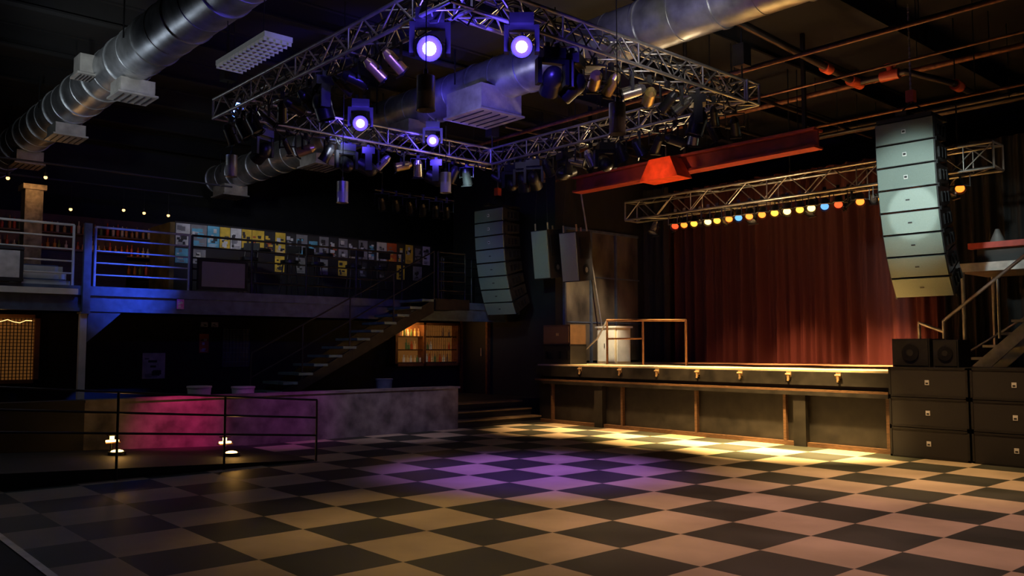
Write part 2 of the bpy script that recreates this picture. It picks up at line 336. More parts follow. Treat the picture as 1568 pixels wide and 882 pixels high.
k=MB(); k.box((-19.15,3.9,DZ+.001),(-18.8,4.22,4.75),STONE); k.box((-19.2,3.85,4.72),(-18.75,4.27,4.82),STONE); k.box((-19.2,3.83,DZ+.001),(-18.73,4.27,DZ+0.15),STONE); k.obj('stone_column')
k=MB()
for (y,z) in ((3.55,4.85),(4.2,4.95),(5.1,4.62),(6.2,4.72),(6.65,4.7),(7.2,4.7)):
    x=-20.3 if y>4.5 else -18.6; k.cyl((x,y,z+0.08),(x,y,5.22),0.006,BLKMET,5); k.cyl((x,y,z+0.02),(x,y,z+0.1),0.03,BLKMET,8); k.sph((x,y,z),0.035,WARML,n=8,k=6)
k.box((-20.32,3.0,5.22),(-20.28,8,5.25),BLACK); k.box((-18.62,3.0,5.22),(-18.58,8,5.25),BLACK)
k.obj('string_of_bulbs')
L('POINT',(-18.45,4.0,4.75),5,(1,0.55,0.2)); L('POINT',(-20.8,4.6,4.0),3.5,(1,0.42,0.13)); L('POINT',(-21.4,6.6,4.0),2,(1,0.42,0.14))
def bin_(x,y,r,h,m):
    k=MB(); b=RZ+.001; k.cyl((x,y,b),(x,y,b+h),r*0.8,m,20,r2=r); k.cyl((x,y,b+h),(x,y,b+h+0.03),r*1.06,m,20); k.obj('plastic_tub')
bin_(-14.9,5.9,0.2,0.46,WHITE); bin_(-14.9,6.7,0.2,0.43,WHITE); bin_(-14.9,9.7,0.17,0.50,GREYST)

# ---------------------------------------------------------------- stage
SZ=1.25; SY=13.0; SX=-13.8
k=MB()
k.box((SX,SY+0.02,0),(-6.05,17.9,SZ-0.03),STAGEBLK); k.box((-6.05,14.2,0),(0.5,17.9,SZ-0.03),STAGEBLK)
k.box((SX-.02,SY-0.02,SZ-0.03),(-6.02,17.9,SZ),STAGETOP); k.box((-6.02,14.2,SZ-0.03),(0.5,17.9,SZ),STAGETOP)
k.box((SX,SY-0.1,1.0),(-6.0,SY+0.02,SZ-0.035),STAGEBLK)
k.box((SX,SY-0.13,0.90),(-6.0,SY+0.02,0.935),WOOD)
k.box((SX,SY-0.13,0.835),(-6.0,SY+0.02,0.90),STAGEBLK)
k.box((SX,SY-0.06,0.0),(-6.0,SY+0.02,0.07),WOOD)
for x in (-13.35,-11.37,-9.59,-7.79,-6.05): k.box((x-0.025,SY-0.05,0.07),(x+0.025,SY+0.02,0.84),WOOD)
for x in (-11.95,-7.49): k.box((x-0.11,SY-0.10,0.0),(x+0.11,SY+0.02,0.84),STAGEBLK)
k.obj('stage')
boxobj('stage_wing_deck',(-14.28,14.22,0),(SX-.03,17.9,SZ),STAGEBLK)
for x in (-12.44,-11.35,-10.42,-9.49,-8.59,-7.66,-6.79):
    k=MB(); k.box((x-0.04,SY-0.12,1.12),(x+0.04,SY-0.101,1.21),BRASS); k.cyl((x-0.05,SY-0.13,1.17),(x+0.05,SY-0.13,1.17),0.014,BRASS); k.box((x-0.018,SY-0.14,1.08),(x+0.018,SY-0.101,1.15),BRASS)
    k.cyl((x,SY-0.14,1.09),(x,SY-0.14,1.06),0.018,BRASS); k.obj('stage_latch')
def drape(name,x0,x1,y,z0,z1,m,amp=0.09,per=0.32):
    nx=int((x1-x0)/0.025); nz=10; vs=[];fs=[]
    for j in range(nz+1):
        for i in range(nx+1):
            x=x0+(x1-x0)*i/nx; f=j/nz
            p=2*math.pi*x/per+2.2*math.sin(x*1.9)+0.8*math.sin(x*4.3)
            yy=y+amp*(0.8+0.2*(1-f))*((abs(math.sin(p/2))*2-1)*(.7+.3*math.sin(x*2.7))+0.3*math.sin(2.3*p+f))
            vs.append((x,yy,z0+(z1-z0)*f))
    for j in range(nz):
        for i in range(nx): a=j*(nx+1)+i; fs.append((a,a+1,a+nx+2,a+nx+1))
    k=MB();k.add(vs,fs,m,True);return k.obj(name)
drape('stage_curtain',-14.1,-7.0,17.55,SZ+0.01,5.6,VELVET,.15,.40)
drape('black_side_drape',-7.0,0.3,17.6,SZ+0.01,5.6,BDRAPE)
drape('black_side_drape',-14.1,-13.3,16.9,SZ+0.01,5.6,BDRAPE)
k=MB(); k.box((-14.5,14.0,0.0),(-14.3,18.2,H-0.01),BLACKW); k.box((-18.2,14.0,0),(-14.5,14.2,H-0.01),BLACKW); k.obj('wall_stage_side')
k=MB()
for i in range(3):
    a=14.25+i*0.9
    k.box((-14.29,a+0.03,SZ+0.05),(-14.26,a+0.86,4.4),GLASSP); k.box((-14.29,a-0.02,SZ+.002),(-14.22,a+0.03,4.45),GREYST)
    for z in (2.2,3.3): k.box((-14.29,a,z),(-14.24,a+0.9,z+0.03),GREYST)
k.box((-14.29,14.25,4.4),(-14.22,16.9,4.46),GREYST); k.cyl((-14.0,15.3,SZ+.7),(-14.15,14.7,5.4),0.02,ALU); k.obj('scuffed_plexiglass_screen')
k=MB(); z=SZ+.002; k.box((-13.78,13.12,z),(-12.95,13.62,z+0.39),BLACK); k.box((-13.78,13.10,z+0.39),(-12.95,13.62,z+0.43),BLKMET)
for x in (-13.7,-13.3,-13.05): k.box((x,13.09,z+.12),(x+.05,13.12,z+.28),BLKMET)
k.obj('road_case')
k=MB(); z=SZ+.434; k.box((-13.78,13.12,z),(-12.95,13.6,z+0.42),mat('brown_cabinet',(.12,.065,.03),.6)); k.box((-13.74,13.10,z+0.04),(-12.99,13.12,z+0.38),mat('brown_grille',(0.15,0.085,0.04),0.7,scale=100))
k.box((-13.36,13.09,z+.18),(-13.28,13.10,z+.24),BRASS); k.obj('monitor_speaker')
k=MB(); z=SZ+.002; x0,x1,y0,y1=-13.35,-12.8,14.4,14.9
k.box((x0,y0,z),(x1,y1,z+0.8),CREAM); k.box((x0-.04,y0-.04,z+0.8),(x1+.04,y1+.04,z+0.84),WHITE); k.box((x0+.03,y0-.02,z+0.05),(x0+.26,y0,z+0.75),WHITE); k.box((x0+.29,y0-.02,z+0.05),(x1-.03,y0,z+0.75),WHITE)
k.box((x1,y0+.04,z+.05),(x1+.02,y1-.04,z+.75),WHITE); k.cyl((x0+.24,y0-.03,z+.35),(x0+.24,y0-.03,z+.45),0.01,BLKMET); k.obj('white_cabinet')
k=MB(); z=SZ+.002
k.path([(-12.6,13.9,z),(-12.6,13.9,SZ+0.95),(-10.5,13.9,SZ+0.90),(-10.5,13.9,z)],0.025,BRONZE)
k.cyl((-12.6,13.9,SZ+0.55),(-11.6,13.9,SZ+0.55),0.02,BRONZE); k.cyl((-11.6,13.9,z),(-11.6,13.9,SZ+0.93),0.022,BRONZE)
k.path([(-13.6,13.8,z+.02),(-12.85,13.85,SZ+0.55),(-12.6,13.9,SZ+.95)],0.02,ALU)
k.obj('stage_handrail')
# ---------------------------------------------------------------- subs on floor right
SUBG=mat('sub_grille',(0.016,0.014,0.014),0.6,scale=150,var=0.6)
def sub(x0,x1,y0,y1,z0,z1):
    k=MB()
    k.box((x0,y0+0.02,z0),(x1,y1,z1),SUBM); k.box((x0+0.03,y0,z0+0.03),(x1-0.03,y0+0.02,z1-0.03),SUBG)
    for a,c in ((x0,x0+0.03),(x1-0.03,x1)): k.box((a,y0-0.008,z0+0.004),(c,y0+0.02,z1-0.004),SUBM)
    k.box((x0,y0-0.008,z0+0.004),(x1,y0+0.02,z0+0.03),SUBM);k.box((x0,y0-0.008,z1-0.03),(x1,y0+0.02,z1-0.004),SUBM)
    cx=(x0+x1)/2; cz=(z0+z1)/2; k.box((cx-0.03,y0-0.006,cz-0.035),(cx+0.03,y0,cz+0.035),LOGO); k.box((cx-0.018,y0-0.009,cz-0.022),(cx+0.018,y0-0.005,cz+0.0),BLACK)
    k.obj('subwoofer')
for x in (-5.95,-4.80,-3.65):
    for i in range(3): sub(x,x+1.12,12.8,13.8,i*0.44+0.002,(i+1)*0.44)
def wedge(x0,x1,y0,y1,z0,z1):
    k=MB(); k.box((x0,y0,z0),(x1,y1,z1),SPKD); k.box((x0+0.02,y0-0.012,z0+0.02),(x1-0.02,y0,z1-0.02),SUBM)
    k.cyl(((x0+x1)/2,y0-0.03,(z0+z1)/2),((x0+x1)/2,y0-0.012,(z0+z1)/2),min(x1-x0,z1-z0)*0.3,BLKMET,20); k.cyl(((x0+x1)/2,y0-0.034,(z0+z1)/2),((x0+x1)/2,y0-0.03,(z0+z1)/2),min(x1-x0,z1-z0)*0.12,SUBM,20); k.obj('front_fill_speaker')
wedge(-5.95,-5.4,12.95,13.5,1.322,1.74); wedge(-5.35,-5.0,12.95,13.4,1.322,1.72)

# ---------------------------------------------------------------- line arrays
def linearray(name,cx,y,ztop,n=8,w=0.92,d=0.60,h=0.345,curve=1.3,rz=0.0,a0=-1.5):
    k=MB(); G=Matrix.Translation((cx,y,0))@Matrix.Rotation(rz,4,'Z')
    B=lambda a,b,m: k.box(a,b,m,G)
    B((-w/2+0.03,-0.02,ztop),(w/2-0.03,d,ztop+0.06),BLKMET); B((-0.08,-.1,ztop+.06),(0.08,d+.1,ztop+0.12),BLKMET)
    for sx in (-0.3,0.3):
        k.cyl(G@Vector((sx,0.3,ztop+0.06)),G@Vector((0,0.3,ztop+0.36)),0.012,BLKMET,6)
    B((-0.06,0.24,ztop+0.34),(0.06,0.36,ztop+0.52),ORANGE); z=ztop+0.52
    while z<H-0.15: k.cbox((0,0.3,z+0.03),(0.03,0.012,0.05),TRUSS,G); k.cbox((0,0.3,z+0.07),(0.012,0.03,0.05),TRUSS,G); z+=0.08
    M=G@Matrix.Translation((0,0,ztop))
    for i in range(n):
        a0+= curve*(0.4+i*0.33)
        R=M@Matrix.Rotation(math.radians(a0),4,'X')
        g=0.008; t=0.045
        vs=[(-w/2,0,-h+g),(w/2,0,-h+g),(w/2-0.06,d,-h+g+t),(-w/2+0.06,d,-h+g+t),(-w/2,0,-g),(w/2,0,-g),(w/2-0.06,d,-g-t),(-w/2+0.06,d,-g-t)]
        k.add([R@Vector(v) for v in vs],[(0,3,2,1),(4,5,6,7),(1,2,6,5),(2,3,7,6),(3,0,4,7),(0,1,5,4)],SPKD)
        k.box((-w/2+0.015,-0.02,-h+g+0.008),(w/2-0.015,0.0,-g-0.008),SPK,R)
        if i<3: k.box((-0.03,-0.025,-h/2-0.03),(0.03,-0.019,-h/2+0.03),LOGO,R); k.box((-0.02,-0.028,-h/2-0.015),(0.02,-0.024,-h/2+0.015),SPKD,R)
        else: k.box((-0.03,-0.025,-h/2-0.01),(0.03,-0.019,-h/2+0.01),SPKD,R)
        for sx in (-1,1):
            k.box((sx*(w/2+0.006)-0.012,0.02,-h-0.03),(sx*(w/2+0.006)+0.012,0.09,0.03-h),BLKMET,R)
            for yy in (0.16,0.28,0.4): k.box((sx*(w/2-0.02)-0.02,yy,-h*0.75),(sx*(w/2-0.02)+0.02,yy+0.05,-h*0.3),BLKMET,R)
        M=Matrix.Translation(R@Vector((0,0,-h)))@G.to_3x3().to_4x4()
    k.obj(name)
linearray('line_array_speaker',-5.66,12.93,5.04,rz=0.03,w=.88,curve=2.5,a0=-.5)
linearray('line_array_speaker',-15.05,12.6,4.80,n=8,h=0.312,rz=0.1,curve=2.0,a0=0)
def trap(x,y,zt,rz):
    k=MB(); h=1.1; M=Matrix.Translation((x,y,zt))@Matrix.Rotation(rz,4,'Z')@Matrix.Rotation(math.radians(7),4,'X')
    vs=[(-.24,0,-h),(.24,0,-h),(.16,.62,-h),(-.16,.62,-h),(-.24,0,0),(.24,0,0),(.16,.62,0),(-.16,.62,0)]
    k.add([M@Vector(v) for v in vs],[(0,3,2,1),(4,5,6,7),(1,2,6,5),(2,3,7,6),(3,0,4,7),(0,1,5,4)],SPKD)
    k.box((-.22,-.02,-h+.02),(.22,0,-.02),SPK,M)
    SM_=M@Matrix.Translation((.205,.3,0))@Matrix.Rotation(math.atan2(.62,-.08)-math.pi/2,4,'Z')
    k.box((-.0,-.2,-h*.55),(.012,.2,-h*.12),BLKMET,SM_); k.cyl((0.0,0,-h*.78),(.015,0,-h*.78),.13,BLKMET,20,M=SM_); k.cyl((0.015,0,-h*.78),(.02,0,-h*.78),.06,TRUSS,16,M=SM_)
    for sx in (-.18,.18): k.cyl(M@Vector((sx,.1,0)),M@Vector((sx,.1,.16)),0.02,BRASS,6); k.cyl(M@Vector((sx,.1,.16)),(x+sx*0.2,y+.1,HC),0.006,BLKMET,5)
    k.cyl(M@Vector((0,.5,0)),M@Vector((0,.5,.1)),0.02,BRASS,6)
    k.obj('hanging_speaker')
trap(-13.95,13.15,4.24,0.12); trap(-13.3,13.4,4.15,0.12)

# ---------------------------------------------------------------- trusses
def truss(k,p,q,s,m,r=0.025,step=None):
    p=Vector(p);q=Vector(q);d=(q-p); Ln=d.length; d.normalize(); up=Vector((0,0,1)); sd=d.cross(up).normalized()
    h=s/2; cs=[(-h,-h),(h,-h),(h,h),(-h,h)]
    P=lambda t,c: p+d*t+sd*c[0]+up*c[1]
    for c in cs: k.cyl(P(0,c),P(Ln,c),r,m,8)
    step=step or s*1.1; n=max(2,round(Ln/step)); st=Ln/n
    for i in range(n):
        for j in range(4):
            a,b=cs[j],cs[(j+1)%4]
            if i%2: a,b=b,a
            k.cyl(P(i*st,a),P((i+1)*st,b),r*0.5,m,6,cap=False)
        if i%4==0:
            for j in range(4): k.cyl(P(i*st,cs[j]),P(i*st,cs[(j+1)%4]),r*0.5,m,6,cap=False)
    for t in (0,Ln):
        for j in range(4): k.cyl(P(t,cs[j]),P(t,cs[(j+1)%4]),r*0.8,m,6)
TX0,TX1,TY0,TY1,TZ=-11.85,-6.55,5.0,10.0,5.05
k=MB()
truss(k,(TX0-.17,TY0,TZ),(TX1+.17,TY0,TZ),.28,TRUSS,.022); truss(k,(TX0-.17,TY1,TZ),(TX1+.17,TY1,TZ),.28,TRUSS,.022)
truss(k,(TX0,TY0+.15,TZ),(TX0,TY1-.15,TZ),.28,TRUSS,.022); truss(k,(TX1,TY0+.15,TZ),(TX1,TY1-.15,TZ),.28,TRUSS,.022)
for x in (TX0,TX1):
    for y in (TY0,TY1): k.cyl((x,y,TZ+.15),(x,y,HC),0.012,BLKMET,6); k.cbox((x,y,TZ+0.55),(0.18,0.18,0.3),BLKMET)
for (a,b) in (((TX0,TY0),(TX1,TY0)),((TX0,TY1),(TX1,TY1)),((TX0,TY0),(TX0,TY1)),((TX1,TY0),(TX1,TY1))):
    for ph in (0,1.7,3.1,4.4):
        prev=None
        for i in range(41):
            f=i/40; p=(a[0]+(b[0]-a[0])*f+.06*math.sin(ph*2),a[1]+(b[1]-a[1])*f+.06*math.cos(ph*3),TZ+0.16+0.03*math.sin(i*1.3+ph)-(0.42 if ph>0 else .1)*abs(math.sin(i*0.45+ph))**3)
            if prev: k.cyl(prev,p,0.011,BLACK,5,cap=False)
            prev=p
k.obj('lighting_truss')
k=MB(); truss(k,(-12.4,14.5,4.6),(-4.9,14.5,4.6),.40,TRUSS)
for x in (-11.5,-8.5,-5.5): k.cyl((x,14.5,4.8),(x,14.5,HC),0.012,BLKMET,6)
k.cyl((-12.3,14.4,4.42),(-5.0,14.4,4.42),0.024,BLKMET); k.cyl((-12.3,14.75,4.5),(-5.0,14.75,4.5),0.024,BLKMET)
k.obj('stage_truss')
def parmesh(lens,tilt,body=BLKMET,r=0.10,ln=0.26,lf=.8):
    k=MB(); k.box((-.03,-.03,-.02),(.03,.03,.08),BLKMET)
    k.box((-.15,-.015,-.03),(.15,.015,-.015),BLKMET)
    for sx in (-.15,.15): k.box((sx-.006,-.018,-.25),(sx+.006,.018,-.015),BLKMET)
    M=Matrix.Translation((0,0,-.23))@Matrix.Rotation(tilt,4,'X')
    k.cyl((0,0,.12),(0,0,-ln+.12),r*.92,body,16,r2=r,cap=False,M=M); k.cyl((0,0,.12),(0,0,.19),r*.92,body,16,r2=r*.5,M=M)
    k.cyl((0,0,-ln+.12),(0,0,-ln+.10),r*1.12,BLKMET,16,M=M,cap=False); k.cyl((0,0,-ln+.15),(0,0,-ln+.135),r*lf,lens,16,M=M); k.cyl((0,0,-ln+.152),(0,0,-ln+.15),r*.98,BLKMET,16,M=M)
    k.box((-r*1.15,-r*1.15,-ln+.105),(r*1.15,-r*.95,-ln+.09),BLKMET,M); k.cyl((-.15,0,0),(.15,0,0),.012,BLKMET,6,M=M)
    return k.mesh('par_can_light')
def movmesh(lens,tilt,core=None):
    k=MB(); k.box((-.16,-.13,-.14),(.16,.13,0),BLKMET); k.box((-.10,-.03,0),(-.04,.03,.1),BLKMET);k.box((.04,-.03,0),(.10,.03,.1),BLKMET)
    k.box((-.2,-.05,-.2),(.2,.05,-.14),BLKMET)
    for sx in (-.2,.2): k.box((sx-.03,-.07,-.5),(sx+.03,.07,-.14),BLKMET)
    M=Matrix.Translation((0,0,-.42))@Matrix.Rotation(tilt,4,'X')
    k.sph((0,0,.02),.15,BLKMET,(1,1,1.25),16,10,M=M); k.cyl((0,0,-.02),(0,0,-.22),.14,BLKMET,20,r2=.14,cap=False,M=M)
    if core:
        k.sph((0,0,-.2),.138,lens,(1,1,.5),20,10,M=M); k.sph((0,0,-.225),.098,core,(1,1,.55),16,8,M=M)
    else:
        k.cyl((0,0,-.19),(0,0,-.2),.118,lens,20,M=M); k.cyl((0,0,-.22),(0,0,-.235),.13,BLKMET,20,cap=False,M=M)
    return k.mesh('moving_head_light')
DARKL=mat('dark_lens',(0.25,0.25,0.27),0.08,0.6,var=0.1)
WARMDIM=emis('tungsten_dim',(1,0.6,0.28),1.2)
CANSIL=mat('polished_can',(0.45,0.43,0.38),0.25,0.9)
GOLDC=mat('gold_gel_can',(0.5,0.36,0.12),0.3,0.7)
pm=[parmesh(DARKL,t,b,r=rr) for t,rr in ((0.5,.1),(0.9,.08),(1.3,.09)) for b in (BLKMET,CANSIL,GOLDC if t>.8 else BLKMET)]; pmw=parmesh(WARMDIM,1.0,BLKMET,r=.06)
mm_=[movmesh(DARKL,t) for t in (0.3,0.9,2.0)]
def lampalong(a,b,n,inward):
    for i in range(n):
        f=(i+0.5)/n+random.uniform(-.01,.01); x=a[0]+(b[0]-a[0])*f;y=a[1]+(b[1]-a[1])*f
        t=random.random(); rz=inward+random.uniform(-1.2,1.2); z=TZ-.22
        if t<0.22: put('moving_head_light',random.choice(mm_),(x,y,z),rz,.78)
        elif t<0.34: put('par_can_light',pmw,(x,y,z),rz,.85)
        else: put('par_can_light',random.choice(pm),(x,y,z),rz,.85)
lampalong((TX0,TY0),(TX1-.8,TY0),12,0); lampalong((TX0,TY0+.4),(TX0,TY1-.4),12,1.57); lampalong((TX0,TY1),(TX1,TY1),16,0); lampalong((TX1,TY0+1.2),(TX1,TY1-.5),10,1.57)
def aimed(loc,to,s=1.0):
    d=(Vector(to)-Vector(loc)); pan=math.atan2(d.y,d.x)-math.pi/2
    hz=math.hypot(d.x,d.y); tilt=math.atan2(hz,-d.z)
    put('moving_head_light',movmesh(BLUEL,tilt,CORE),Vector(loc)+Vector((0,0,.42*s)),pan,s)
    dn=d.normalized(); L('SPOT',Vector(loc)+dn*0.5*s,330*s,(.10,.06,1),(loc[0]-1.2,loc[1]+1.0,loc[2]+.75),120,1.0,r=.05)  # added spot throws blue back at truss and duct, like haze scatter
aimed((-6.9,5.0,4.62),(-2.5,1.6,2.5),.9)
aimed((-6.35,5.75,4.66),(-2.0,1.8,2.7),.78)
aimed((-11.5,7.0,5.12),(-4,2.5,2.5),.85)
aimed((-11.5,8.4,5.07),(-4,3,2.5),.72)
LX=[(-11.1,'red'),(-10.87,'orange'),(-10.62,'yellow'),(-10.28,'pale'),(-10.06,'yellow'),(-9.78,'orange'),(-9.56,'cyan'),(-9.32,'orange'),(-9.04,'orange'),(-8.77,'yellow'),(-8.51,'pale'),(-8.25,'yellow'),(-8.02,'pale'),(-7.76,'cyan'),(-7.5,'red'),(-7.1,'orange'),(-6.7,'yellow'),(-6.15,'orange'),(-5.45,'orange')]
PMC={c:parmesh(LAMPC[c],-0.9,BLKMET,r=.078,ln=.22,lf=.88) for c in LAMPC}
for x,c in LX: put('par_can_light',PMC[c],(x,14.4,4.42),0.45,1.0)
for i in range(11): put('par_can_light',pm[[1,4,7,5,1,8][i%6]],(-11.9+i*.62+random.uniform(-.1,.1),14.75,4.47),random.uniform(-1,1)+3.1)
k=MB(); k.cyl((-15.2,9.6,4.9),(-15.2,11.7,4.9),.025,BLKMET)
for y in (9.8,11.5): k.cyl((-15.2,y,4.9),(-15.2,y,HC),.01,BLKMET,5)
k.obj('lighting_pipe')
PD=[parmesh(emis(n_,c_,.8),1.0,BLKMET,r=.08) for n_,c_ in (('dim_blue',(.1,.3,1)),('dim_orange',(1,.3,.05)),('dim_pale',(.9,.8,.6)))]
for i,y in enumerate((9.8,10.15,10.5,10.85,11.2,11.5)): put('par_can_light',PD[i%3],(-15.2,y,4.86),0.9)

# ---------------------------------------------------------------- beam, pipes
k=MB(); y=13.3; x0,x1=-12.9,-7.25
k.box((x0,y-.15,4.95),(x1,y+.15,4.99),REDBEAM); k.box((x0,y-.15,5.25),(x1,y+.15,5.29),REDBEAM); k.box((x0,y-.02,4.99),(x1,y+.02,5.25),REDBEAM)
for x in (-12.5,-10,-7.5): k.box((x-.03,y-.03,5.29),(x+.03,y+.03,HC),BLKMET)
k.obj('red_steel_beam')
REDHOT=mat('red_diffuser',(0.7,0.07,0.02),.5)
k=MB(); k.add([(-10.6,12.65,4.78),(-9.7,12.65,4.78),(-9.7,13.1,4.78),(-10.6,13.1,4.78),(-10.45,12.75,5.2),(-9.95,12.75,5.2),(-9.95,13.1,5.2),(-10.45,13.1,5.2)],[(0,3,2,1),(4,5,6,7),(0,1,5,4),(1,2,6,5),(2,3,7,6),(3,0,4,7)],REDHOT)
k.cyl((-10.15,12.9,5.1),(-10.15,12.9,HC),0.02,BLKMET); k.obj('red_air_diffuser')
L('SPOT',(-9.6,10.4,4.6),200,(1,.45,.2),(-10.15,12.8,4.95),24,1.0,.05)
k=MB()
k.path([(-6.45,9.6,HC),(-6.45,9.6,6.0),(-6.7,13.6,6.0)],0.055,PIPE); k.path([(-6.7,13.6,6.0),(-5.9,13.6,6.0),(-5.2,13.6,5.65),(-5.2,14.3,5.65)],0.05,PIPE)
for p,q in (((-6.7,13.35,6),(-6.7,13.72,6)),((-6.64,12.4,6),(-6.65,12.6,6)),((-6.3,13.6,6),(-6.0,13.6,6)),((-5.2,13.7,5.65),(-5.2,13.9,5.65))): k.cyl(p,q,0.085,ORANGE,12)
k.cyl((-6.15,13.6,6.0),(-6.15,13.6,6.15),0.05,ORANGE); k.cyl((-6.15,13.6,6.15),(-6.15,13.6,6.17),0.10,ORANGE,16)
k.obj('sprinkler_main_pipe')
for (y,z,r,m) in ((11.3,5.87,.03,RUST),(12.0,6.15,.04,PIPE),(14.6,6.3,.05,RUST),(15.4,5.7,.03,PIPE),(13.95,5.5,.025,RUST),(16.2,5.9,.05,PIPE),(11.9,5.6,.02,RUST),(17.0,6.2,.05,PIPE)):
    k=MB(); k.cyl((-14.2,y,z),(3,y,z),r,m)
    for x in range(-14,3,3): k.cyl((x,y,z),(x,y,HC),0.008,BLKMET,5)
    k.obj('conduit_pipe')
for x,z in ((-8.25,5.98),(-9.85,6.02),(-12.65,5.98),(-3.2,5.98)):
    k=MB(); k.cyl((x,11,z),(x,17.3,z),0.03,PIPE); k.cyl((x,11,z),(x,11,HC),.03,PIPE); k.obj('conduit_pipe')
for x in range(-22,5,2):
    k=MB(); k.box((x-.08,YB+.05,H-.03),(x+.08,YF-.05,H-.001),CEIL); k.box((x-.012,YB+.05,H-.35),(x+.012,YF-.05,H-.03),CEIL); k.box((x-.08,YB+.05,H-.38),(x+.08,YF-.05,H-.35),CEIL)
    k.obj('roof_joist')
# ---------------------------------------------------------------- ducts
def duct(y,z,r,xs,m,vents,name):
    k=MB(); x0,x1=xs; x=x0
    k.cyl((x0,y,z),(x1,y,z),r,m,32)
    while x<x1-.1:
        k.cyl((x,y,z),(x+.05,y,z),r+.018,m,32); k.cyl((x+.6,y,z),(x+.62,y,z),r+.008,m,32); x+=1.2
    for (vx,vy,vz,sx,sy,sz) in vents:
        cx,cy,cz=vx,y+vy,z+vz
        k.cbox((cx,cy,cz),(sx,sy,sz),VENT); k.cbox((cx,cy,cz-sz/2-.015),(sx+.08,sy+.08,.03),VENT)
        for i in range(5): k.cbox((cx,cy-sy/2+sy*(i+.5)/5,cz-sz/2-.035),(sx*.9,.012,.02),BLACK)
    x=x0+1
    while x<x1: k.cyl((x,y-r-.01,z),(x,y-r-.01,H-.4),0.012,BLKMET,5); k.cyl((x,y+r+.01,z),(x,y+r+.01,H-.4),0.012,BLKMET,5); x+=2.4
    return k.obj(name)
duct(4.15,6.0,.37,(-23.2,2),GALV,[(-13.5,.05,-.46,.5,.5,.22),(-14.3,-.42,.0,.35,.25,.3),(-17.0,0,-.46,.6,.5,.2),(-20,0,-.46,.6,.5,.25)],'ventilation_duct')
duct(9.0,6.0,.36,(-21.8,2),GALV,[(-10.7,-.15,-.42,.9,.85,.4),(-16.2,-.1,-.45,.7,.6,.2),(-20.8,-.1,-.45,.7,.6,.25),(-12.8,-.1,-.42,.6,.6,.22)],'ventilation_duct')
def pend(x,y,z):
    k=MB(); k.cyl((x,y,z+.4),(x,y,5.2 if y>8 else HC),0.006,BLKMET,5); k.cyl((x,y,z+.33),(x,y,z+.4),.02,BLKMET,8); k.cyl((x,y,z+.17),(x,y,z+.33),.088,TRUSS,20); k.cyl((x,y,z),(x,y,z+.17),.088,GLASST,20,cap=False)
    k.cyl((x,y,z),(x,y,z+.012),.092,TRUSS,20,cap=False); k.sph((x,y,z+.09),.035,CHROME,n=10,k=6); k.obj('pendant_lamp')
for p in ((-6.55,4.7,3.85),(-5.95,6.75,3.85),(-11.5,6.7,3.82),(-12.6,5.4,4.22),(-11.0,8.3,4.1)): pend(*p)
k=MB(); c=(-9.5,4.3,5.1); k.cbox(c,(1.35,.34,.06),TROFF)
for i in range(4): k.cyl((c[0]-.65,c[1]-.12+i*.08,c[2]-.045),(c[0]+.65,c[1]-.12+i*.08,c[2]-.045),.016,WHITE,8)
for i in range(13): k.cbox((c[0]-.65+i*.108,c[1],c[2]-.05),(.008,.34,.04),TROFF)
for sx in (-.5,.5): k.cyl((c[0]+sx,c[1]-.1,c[2]),(c[0]+sx,c[1]-.1,5.60),.006,BLKMET,5)
k.obj('fluorescent_light')
# ---------------------------------------------------------------- stage right stair/platform
k=MB(); z=SZ+.002; k.box((-6.1,15.8,2.92),(-1.5,17.3,3.07),ALU)
for x in (-6.0,-3.8,-1.6):
    for y in (15.85,17.25): k.cyl((x,y,z),(x,y,2.92),.035,ALU)
k.cyl((-6.0,15.85,1.5),(-3.8,15.85,2.9),.02,ALU)
k.box((-5.9,15.85,3.32),(-2.5,16.0,3.42),mat('red_lit_strip',(.35,.05,.04),.5)); k.box((-5.8,16.0,3.07),(-2.6,16.8,3.32),BLACK)  # red of the strip stands in for reddish light on the platform top
k.cyl((-5.5,16.1,3.42),(-5.5,16.1,3.66),.13,ALU,16,r2=.03)
k.obj('side_stage_platform')
k=MB(); n=8
for i in range(n):
    x=-5.6+i*.22; zz=SZ+(i+1)*.2; k.box((x,14.9,zz-.04),(x+.26,15.6,zz),ALU)
for y in (14.87,15.6):
    k.add([(-5.6,y,z),(-5.3,y,z),(-3.8,y,2.65),(-3.8,y,2.85),(-5.6,y+.03,z),(-5.3,y+.03,z),(-3.8,y+.03,2.65),(-3.8,y+.03,2.85)],[(0,1,2,3),(7,6,5,4),(0,4,5,1),(1,5,6,2),(2,6,7,3),(3,7,4,0)],ALU)
y=14.85
k.path([(-6.35,y,z),(-6.35,y,SZ+.78),(-5.95,y,SZ+.62),(-5.95,y,z)],.028,ALU)
k.path([(-5.95,y,SZ+.62),(-5.95,y,SZ+.8),(-3.8,y,2.85+.9),(-3.3,y,3.75)],.028,ALU)
for x,zz in ((-5.1,1.75),(-4.4,2.35)): k.cyl((x,y,zz),(x,y,zz+.95),.022,ALU)
k.obj('side_stage_stairs')

